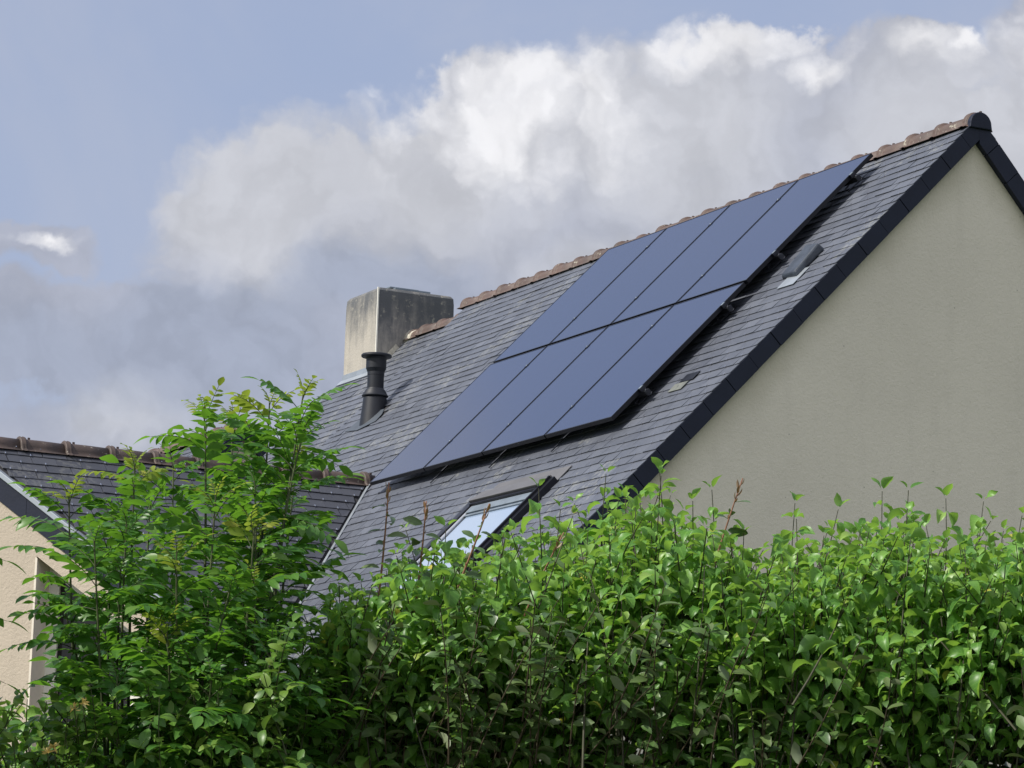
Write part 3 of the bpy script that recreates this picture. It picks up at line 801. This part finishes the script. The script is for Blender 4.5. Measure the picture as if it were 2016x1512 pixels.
# --- dogwood: upright shoots with opposite pairs of drooping ovate leaves
TOPP = np.array([(-3, 2.2), (-1.38, 2.20), (-1.11, 2.24), (-.82, 2.21), (-.6, 2.28), (-.5, 2.50), (-.42, 2.58), (-.28, 2.60), (-.14, 2.63), (0, 2.655), (.14, 2.69), (.28, 2.745), (.42, 2.76), (.57, 2.71), (.68, 2.63), (.78, 2.64), (.92, 2.69), (1.06, 2.73), (1.2, 2.73), (1.34, 2.72), (1.44, 2.71), (3, 2.68)])
def H(a, d, z):
    k = (d-.30*(a-.2))/d
    return G(a*k, d*k, 1.6+(z-1.6)*k if z > 1.6 else z)
def htop(a): return np.interp(a, TOPP[:, 0], TOPP[:, 1])+(.022*math.sin(a*19)+.018*math.sin(a*41+1)+.01*math.sin(a*73+2) if a > -.5 else 0)
def dog_shoot(lv, stems, tip, base, sc=1., n=None, y=1.):
    pl = curve(base, tip, rnd(3)*.02*np.array([1, 1, .3]))
    L = np.linalg.norm(tip-base)
    stems.tube(pl, np.linspace(.0036, .0012, 7), 4, 0, False)
    s = L; ph = rng.uniform(0, math.pi); k = 0
    while s > .05 and k < (n or 11):
        p, d = at(pl, s/L)
        e1 = unit(np.cross(d, rh+.01)); e2 = np.cross(d, e1)
        grow = min(1, .50+.20*k)
        for sg in (0, math.pi):
            if k > 1 and rng.random() < .06: continue
            a = ph+sg+rnd()*.25; o = e1*math.cos(a)+e2*math.sin(a)
            el = R(rng.uniform(-15, 42)) if k else R(58)
            dd = unit(o*math.cos(el)+d*math.sin(el)+rnd(3)*.12)
            ll = .065*sc*grow*rng.uniform(.62, 1.25)
            nn = unit(UP*.9+d*.4-dd*.1+rnd(3)*.25)
            lv.add(p+dd*.008, dd, nn, ll, ll*rng.uniform(.50, .66), rng.uniform(.5, 1.4) if k else .4, rng.uniform(.2, .85), rnd()*.8)
        ph += math.pi/2; s -= rng.uniform(.034, .052)*sc*(.6+.4*grow); k += 1
hedge = thing('dogwood_hedge', 'dense green dogwood hedge with drooping oval leaves along the bottom of the photo', 'hedge', tuple(H(.3, 8.9, 0)))
lv, stems = Leaves(), MB()
TIPS = [(0.41, 8.6, 2.9), (0.3, 8.6, 2.82), (0.27, 8.8, 2.92), (0.56, 8.7, 2.87), (0.79, 8.7, 2.84), (0.92, 8.8, 2.84), (1.03, 8.7, 2.88), (1.09, 8.6, 2.87), (1.22, 8.8, 2.88), (1.31, 8.7, 2.86), (1.4, 8.6, 2.81), (0.08, 8.5, 2.83), (0.18, 8.5, 2.69), (-0.17, 8.7, 2.74), (-0.09, 8.5, 2.67), (0.02, 8.6, 2.68), (0.49, 8.8, 2.82), (0.61, 8.6, 2.7), (0.96, 8.6, 2.76)]
for a, d, z in TIPS:
    dog_shoot(lv, stems, H(a, d, z), H(a+rnd()*.05-.02, d+rng.uniform(-.02, .1), z-.55), 1.18)
for i in range(70):          # taller clumps that break the top line
    a, up = ((rng.normal(.32, .09), .12), (rng.normal(1.05, .14), .07), (rng.normal(.75, .10), .06), (rng.uniform(-.45, 1.5), .06))[i % 4]
    d = rng.uniform(8.4, 8.9); z = htop(a)*(d/8.8)+(1-d/8.8)*1.6+up*rng.uniform(.3, 1.25)
    dog_shoot(lv, stems, H(a, d, z), H(a+rnd()*.06, d+rnd()*.06, z-.45), rng.uniform(1., 1.2))
for i in range(880):         # top of the hedge
    a = rng.uniform(-.52, 2.5) if rng.random() < .90 else rng.uniform(-2.2, -.5)
    d = rng.uniform(8.25, 9.5); ht = htop(a)*(d/8.8)+(1-d/8.8)*1.6
    z = ht-abs(rnd())*.10+rng.uniform(-.06, .085)+(.07*rng.random() if rng.random() < .3 else 0)
    ln = rng.uniform(.40, .6)
    dog_shoot(lv, stems, H(a, d, z), H(a-rnd()*.13, d+rnd()*.10, z-ln), rng.uniform(.8, 1.1))
for i in range(700):         # viewer's face
    a = rng.uniform(-.75, 2.4) if rng.random() < .86 else rng.uniform(-2.2, -.6)
    z = rng.uniform(1.75, htop(a)); d = 8.22+rng.uniform(-.10, .16)+max(0, 2.42-z)*.75
    dog_shoot(lv, stems, H(a, d-.05, z), H(a+rnd()*.12, d+.30, z-rng.uniform(.25, .45)), rng.uniform(.75, 1.05), 9)
for i in range(380):         # lower face, out of frame
    a = rng.uniform(-2.4, 2.6); z = rng.uniform(.3, 1.75)
    dog_shoot(lv, stems, H(a, 8.15+rng.uniform(-.1, .2), z), H(a+rnd()*.1, 8.5, z-.35), 1.3, 6)
lv.build('foliage', 'leaf_dogwood', hedge, 'ovate')
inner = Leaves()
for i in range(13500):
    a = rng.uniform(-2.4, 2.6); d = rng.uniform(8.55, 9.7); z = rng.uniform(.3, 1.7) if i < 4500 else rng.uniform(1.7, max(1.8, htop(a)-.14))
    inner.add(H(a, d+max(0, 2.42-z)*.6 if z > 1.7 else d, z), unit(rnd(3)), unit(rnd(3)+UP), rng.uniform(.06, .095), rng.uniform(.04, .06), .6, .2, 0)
inner.build('inner_leaves', 'leaf_inner_shaded', hedge, 'ovate')
for i in range(70):
    a = rng.uniform(-2.4, 2.5); d = rng.uniform(8.4, 9.4)
    stems.tube(curve(H(a, d, 0), H(a+rnd()*.25, d+rnd()*.2, htop(a)-.25), rnd(3)*.1), np.linspace(.016, .004, 7), 6, 0, False)
stems.build('stems', 'twig_dark', hedge)

# --- oleaster: brown upright shoots, narrow alternate leaves with pale undersides
OLE = [((-.32, 8.4, 2.82), .52, 'tall reddish-brown oleaster shoot against the slates left of the roof window'),
       ((-.22, 8.45, 2.78), .42, 'shorter brown oleaster shoot just left of the roof window'),
       ((-.05, 8.32, 2.76), .40, 'brown oleaster shoot leaning across the glass of the roof window'),
       ((.63, 8.5, 2.875), .50, 'lone brown oleaster shoot standing out against the gable wall'),
       ((.15, 8.4, 2.70), .34, 'brown-tipped oleaster shoot at the foot of the gable verge')]
for (a, d, z), L, lab in OLE:
    t_ = thing('oleaster_shoot', lab, 'shrub shoot', tuple(H(a-.1, d+.05, z-L)), 'brown oleaster shoots in the hedge')
    lv, br, mb = Leaves(), Leaves(), MB()
    lean = .02 if z > 2.6 and a < -.1 else .12
    if a > -.1 and a < 0: lean = .13
    base = H(a-lean-.02, d+.06, z-L); tip = H(a, d, z)
    pl = curve(base, tip, rnd(3)*.012, 9); mb.tube(pl, np.linspace(.0045, .0019, 9), 6)
    mb.tube([base, H(a-lean-.03, d+.45, z-L-.10), H(a-lean-.1, d+.55, 0)], [.006, .010, .014], 6)
    mb.build('stem', 'twig_red', t_)
    s = L-.02; k = 0; ph = rng.uniform(0, 6)
    while s > .04:
        p, dv = at(pl, s/L); e1 = unit(np.cross(dv, rh+.01)); e2 = np.cross(dv, e1)
        o = e1*math.cos(ph)+e2*math.sin(ph)
        if k < 5:
            dd = unit(dv*.9+o*.45+rnd(3)*.1); br.add(p, dd, unit(o+dv*.3), rng.uniform(.018, .030), .008, .2, .5, 0)
            s -= rng.uniform(.006, .012)
        else:
            dd = unit(o*.9+dv*rng.uniform(.05, .5)+UP*-.1); ll = rng.uniform(.040, .068)
            lv.add(p+dd*.006, dd, unit(UP*.55+dv*.3-fh*.7+rnd(3)*.45), ll, ll*.40, rng.uniform(.2, .7), rng.uniform(.2, .5), rnd()*.3)
            if rng.random() < .5: br.add(p, unit(dv+o*.5), unit(o), .016, .006, .1, .4, 0)
            s -= rng.uniform(.016, .027)
        ph += 2.4; k += 1
    lv.build('leaves', 'leaf_oleaster', t_, 'ellip'); br.build('buds', 'leaf_brown', t_, 'ellip')
olb = thing('oleaster_shrub', 'oleaster shrub with pale grey-backed leaves growing through the middle of the hedge', 'shrub', tuple(H(.2, 8.4, 0)))
lv, mb = Leaves(), MB()
for i in range(95):
    a = rng.uniform(-.30, .70) if rng.random() < .85 else rng.uniform(.7, 1.35); z = rng.uniform(1.95, 2.52); d = rng.uniform(8.0, 8.2)+max(0, 2.42-z)*.6
    tip = H(a, d-.03, z); base = H(a+rng.uniform(-.22, .05), d+.14, z-rng.uniform(.22, .4)); pl = curve(base, tip, rnd(3)*.02)
    mb.tube(pl, np.linspace(.0028, .0014, 7), 4, 0, False); L = np.linalg.norm(tip-base); s = L; ph = rng.uniform(0, 6)
    while s > .03:
        p, dv = at(pl, s/L); e1 = unit(np.cross(dv, rh+.01)); e2 = np.cross(dv, e1); o = e1*math.cos(ph)+e2*math.sin(ph)
        dd = unit(o*.9+dv*.45); ll = rng.uniform(.035, .065)
        lv.add(p, dd, unit(UP+dv*.3+rnd(3)*.4), ll, ll*.42, rng.uniform(.1, .7), rng.uniform(.15, .5), rnd()*.4)
        ph += 2.4; s -= rng.uniform(.020, .034)
for i in range(9): mb.tube(curve(H(.2+rnd()*.2, 8.75, 0), H(rng.uniform(-.3, 1.0), 8.7, 2.0), rnd(3)*.1), np.linspace(.014, .005, 7), 6)
lv.build('leaves', 'leaf_oleaster', olb, 'ellip'); mb.build('stems', 'twig', olb)

# --- young ash: many upright stems, opposite pinnate leaves, yellow-green tips
ASH = [(-0.54, 8.6, 3.14), (-0.56, 8.5, 3.02), (-0.67, 8.7, 3.12), (-0.84, 8.6, 3.08), (-0.79, 8.9, 3.1), (-1.01, 8.5, 2.91), (-1.17, 8.4, 2.81), (-0.77, 8.3, 2.8), (-0.66, 8.25, 2.72), (-0.6, 8.9, 3.01), (-0.96, 9.0, 3.0), (-1.01, 8.3, 2.6), (-1.16, 8.35, 2.50), (-0.66, 8.7, 2.86), (-1.08, 8.6, 2.78), (-0.85, 8.15, 2.63), (-0.66, 8.3, 2.58), (-0.71, 8.15, 2.53), (-0.60, 8.4, 2.46), (-0.47, 8.3, 2.30), (-0.86, 8.1, 2.43), (-0.59, 8.1, 2.39), (-0.73, 8.0, 2.31), (-0.98, 8.1, 2.30), (-0.70, 8.8, 2.78), (-1.01, 8.9, 2.86), (-.92, 8.5, 2.50), (-.72, 8.6, 2.55), (-1.07, 8.2, 2.66), (-1.0, 8.3, 2.72), (-.62, 8.2, 2.42), (-.8, 8.1, 2.36), (-.52, 8.35, 2.34), (-.68, 8.45, 2.85)]
YOUNG = {0, 2, 3, 4, 5, 6, 7, 8, 16, 15, 9, 20, 24}
ash = thing('ash_tree', 'young leafy ash tree with pinnate leaves and yellow-green tips on the left', 'tree', tuple(G(-.8, 8.6, 0)))
crown, young, trunk, rach = Leaves(), Leaves(), MB(), MB()
root = G(-.80, 8.6, 0)
def pinnate(L_, p, dd, nrm, ln, pairs, wsc=1.):
    side0 = unit(np.cross(nrm, dd)); nrm = unit(np.cross(dd, side0))
    pts = []; k = 9; q = p.copy(); h = dd.copy()
    dr = rng.uniform(.06, .20)
    for i in range(k):
        pts.append(q.copy()); q = q+h*ln/(k-1); h = unit(h-nrm*dr*.6-UP*.02)
    rach.tube(pts, np.linspace(.0016, .0007, k), 3, 0, False)
    for i in range(pairs):
        t = .22+.78*i/pairs
        c, h = at(pts, t); sd_ = unit(np.cross(nrm, h)); n2 = np.cross(h, sd_)
        gr_ = math.sin(math.pi*(.30+.55*t))
        for sg in (-1, 1):
            d3 = unit(sd_*sg*.85+h*.55-n2*.08+rnd(3)*.09); ll = ln*.325*gr_*rng.uniform(.85, 1.1)
            L_.add(c, d3, unit(n2+rnd(3)*.16), ll, ll*rng.uniform(.40, .50)*wsc, rng.uniform(.1, .55), rng.uniform(.1, .4), rnd()*.25)
    c, h = at(pts, 1.); L_.add(c, h, nrm, ln*.36, ln*.17, .3, .25, 0)
for idx, (a, d, z) in enumerate(ASH):
    z -= .045; a = a-.03 if a > -.56 else a; tip = G(a, d, z); L = rng.uniform(.85, 1.15) if z > 2.6 else rng.uniform(.55, .8)
    base = root*.30+G(a, d, 0)*.70; base[2] = z-L
    base = base+rnd(3)*.03
    pl = curve(base, tip, rnd(3)*np.array([.03, .03, .0]), 9)
    trunk.tube(pl, np.linspace(.0062, .0022, 9), 6, 0, False)
    trunk.tube(curve(root+rnd(3)*np.array([.05, .05, 0]), base, rnd(3)*.04, 6), np.linspace(.016, .0062, 6), 6, 0, False)
    s = L-.008; k = 0; ph = rng.uniform(0, 3)
    yl = idx in YOUNG
    while s > .08:
        p, dv = at(pl, s/L); e1 = unit(np.cross(dv, rh+.01)); e2 = np.cross(dv, e1)
        ln = [.062, .10, .145, .18][k] if k < 4 else rng.uniform(.145, .205)
        for sg in (0, math.pi):
            if k > 3 and rng.random() < .08: continue
            an = ph+sg+rnd()*.3; o = e1*math.cos(an)+e2*math.sin(an)
            el = [72, 58, 48, 40][k] if k < 4 else rng.uniform(5, 62)
            dd = unit(o*math.cos(R(el))+dv*math.sin(R(el))+rnd(3)*.08)
            nn = unit(UP*.8+dv*.5-o*.35+rnd(3)*.32)
            tgt = young if (yl and k < 2) or (yl and k == 2 and rng.random() < .4) else crown
            pinnate(tgt, p, dd, nn, ln*rng.uniform(.88, 1.1), 5 if k < 2 else random.choice((5, 6, 6)), .8 if k < 2 else 1.08)
        ph += math.pi/2+rnd()*.2; s -= (.022, .035, .05, .06)[k] if k < 4 else rng.uniform(.058, .088); k += 1
trunk.build('trunk', 'twig_green', ash); rach.build('leaf_stalks', 'twig_green', ash)
crown.build('crown', 'leaf_ash', ash, 'lance'); young.build('young_leaves', 'leaf_young', ash, 'lance')

# --- honeysuckle with yellow flowers, lower left
hs = thing('honeysuckle', 'honeysuckle tangle with cream-yellow flowers in the lower left corner', 'climber', tuple(G(-1.1, 8.05, 0)))
lv, fl, mb = Leaves(), Leaves(), MB()
for i in range(170):
    a = rng.uniform(-1.9, -.50); zt = htop(a)+.02-.10*max(0, (-.9-a)); z = rng.uniform(1.8, zt); d = rng.uniform(7.90, 8.12)
    tip = G(a, d, z); base = G(a+rnd()*.1, d+.15, z-rng.uniform(.12, .3)); pl = curve(base, tip, rnd(3)*.05)
    mb.tube(pl, np.linspace(.003, .0012, 7), 4, 0, False); L = np.linalg.norm(tip-base); s = L; ph = rng.uniform(0, 3)
    while s > .02:
        p, dv = at(pl, s/L); e1 = unit(np.cross(dv, rh+.01)); e2 = np.cross(dv, e1)
        for sg in (0, math.pi):
            o = e1*math.cos(ph+sg)+e2*math.sin(ph+sg); dd = unit(o+dv*.4+rnd(3)*.1); ll = rng.uniform(.028, .052)
            lv.add(p, dd, unit(UP+dv*.4+rnd(3)*.4), ll, ll*.5, rng.uniform(.1, .7), rng.uniform(.1, .4), rnd()*.4)
        ph += math.pi/2; s -= rng.uniform(.028, .045)
for a, z in ((-1.05, 2.155), (-1.03, 2.168), (-1.11, 2.045), (-1.095, 2.06)):
    c = G(a, 7.84, z)
    mb.tube([c-UP*.08+fh*.12, c], [.002, .0015], 4)
    for j in range(11):
        dd = unit(rnd(3)+UP*.5-fh*.4); fl.add(c, dd, unit(rnd(3)), rng.uniform(.014, .026), .0045, rng.uniform(.2, 1.2), .5, 0)
    fl.build('flower', 'petal', hs, 'lance'); fl = Leaves()
for i in range(4): mb.tube(curve(G(-1.1+rnd()*.3, 8.15, 0), G(-1.0+rnd()*.4, 8.1, 1.9), rnd(3)*.1), np.linspace(.012, .004, 7), 6)
lv.build('leaves', 'leaf_vine', hs, 'ellip'); mb.build('stems', 'twig_green', hs)

# --- a second young ash just beyond the left edge; only a few leaf tips reach into view
ash2 = thing('ash_sapling', 'ash sapling mostly outside the left edge, only leaf tips showing against the sunlit wall', 'tree', tuple(G(-1.75, 7.9, 0)))
crown, trunk, rach = Leaves(), MB(), MB()
for idx in range(9):
    a, d, z = -1.72+rnd()*.16, 7.9+rnd()*.2, rng.uniform(2.3, 2.95)
    tip = G(a, d, z); base = G(-1.75+rnd()*.06, 7.9+rnd()*.06, .8); pl = curve(base, tip, rnd(3)*.03, 9)
    trunk.tube(pl, np.linspace(.010, .003, 9), 6, 0, False); trunk.tube([G(-1.75, 7.9, 0), base], [.02, .01], 6)
    L = np.linalg.norm(tip-base); s = L-.02; ph = rng.uniform(0, 3)
    while s > .4:
        p, dv = at(pl, s/L); e1 = unit(np.cross(dv, rh+.01)); e2 = np.cross(dv, e1)
        for sg in (0, math.pi):
            o = e1*math.cos(ph+sg)+e2*math.sin(ph+sg); dd = unit(o+dv*.4)
            if (p+dd*.26-np.array([CAM[0], CAM[1], 0]))@rh > -1.25: continue
            pinnate(crown, p, dd, unit(UP+dv*.4-o*.3), rng.uniform(.16, .23), 5)
        ph += math.pi/2; s -= rng.uniform(.06, .09)
for a, z in ((-1.44, 2.56), (-1.43, 2.40), (-1.42, 2.26)):
    p = G(a, 8.0, z-.02); trunk.tube([G(-1.74, 7.9, z-.25), p], [.004, .002], 4)
    pinnate(crown, p, unit(rh+UP*.25), unit(UP-rh*.2), .18, 4)
trunk.build('trunk', 'twig_green', ash2); rach.build('leaf_stalks', 'twig_green', ash2); crown.build('crown', 'leaf_ash', ash2, 'lance')
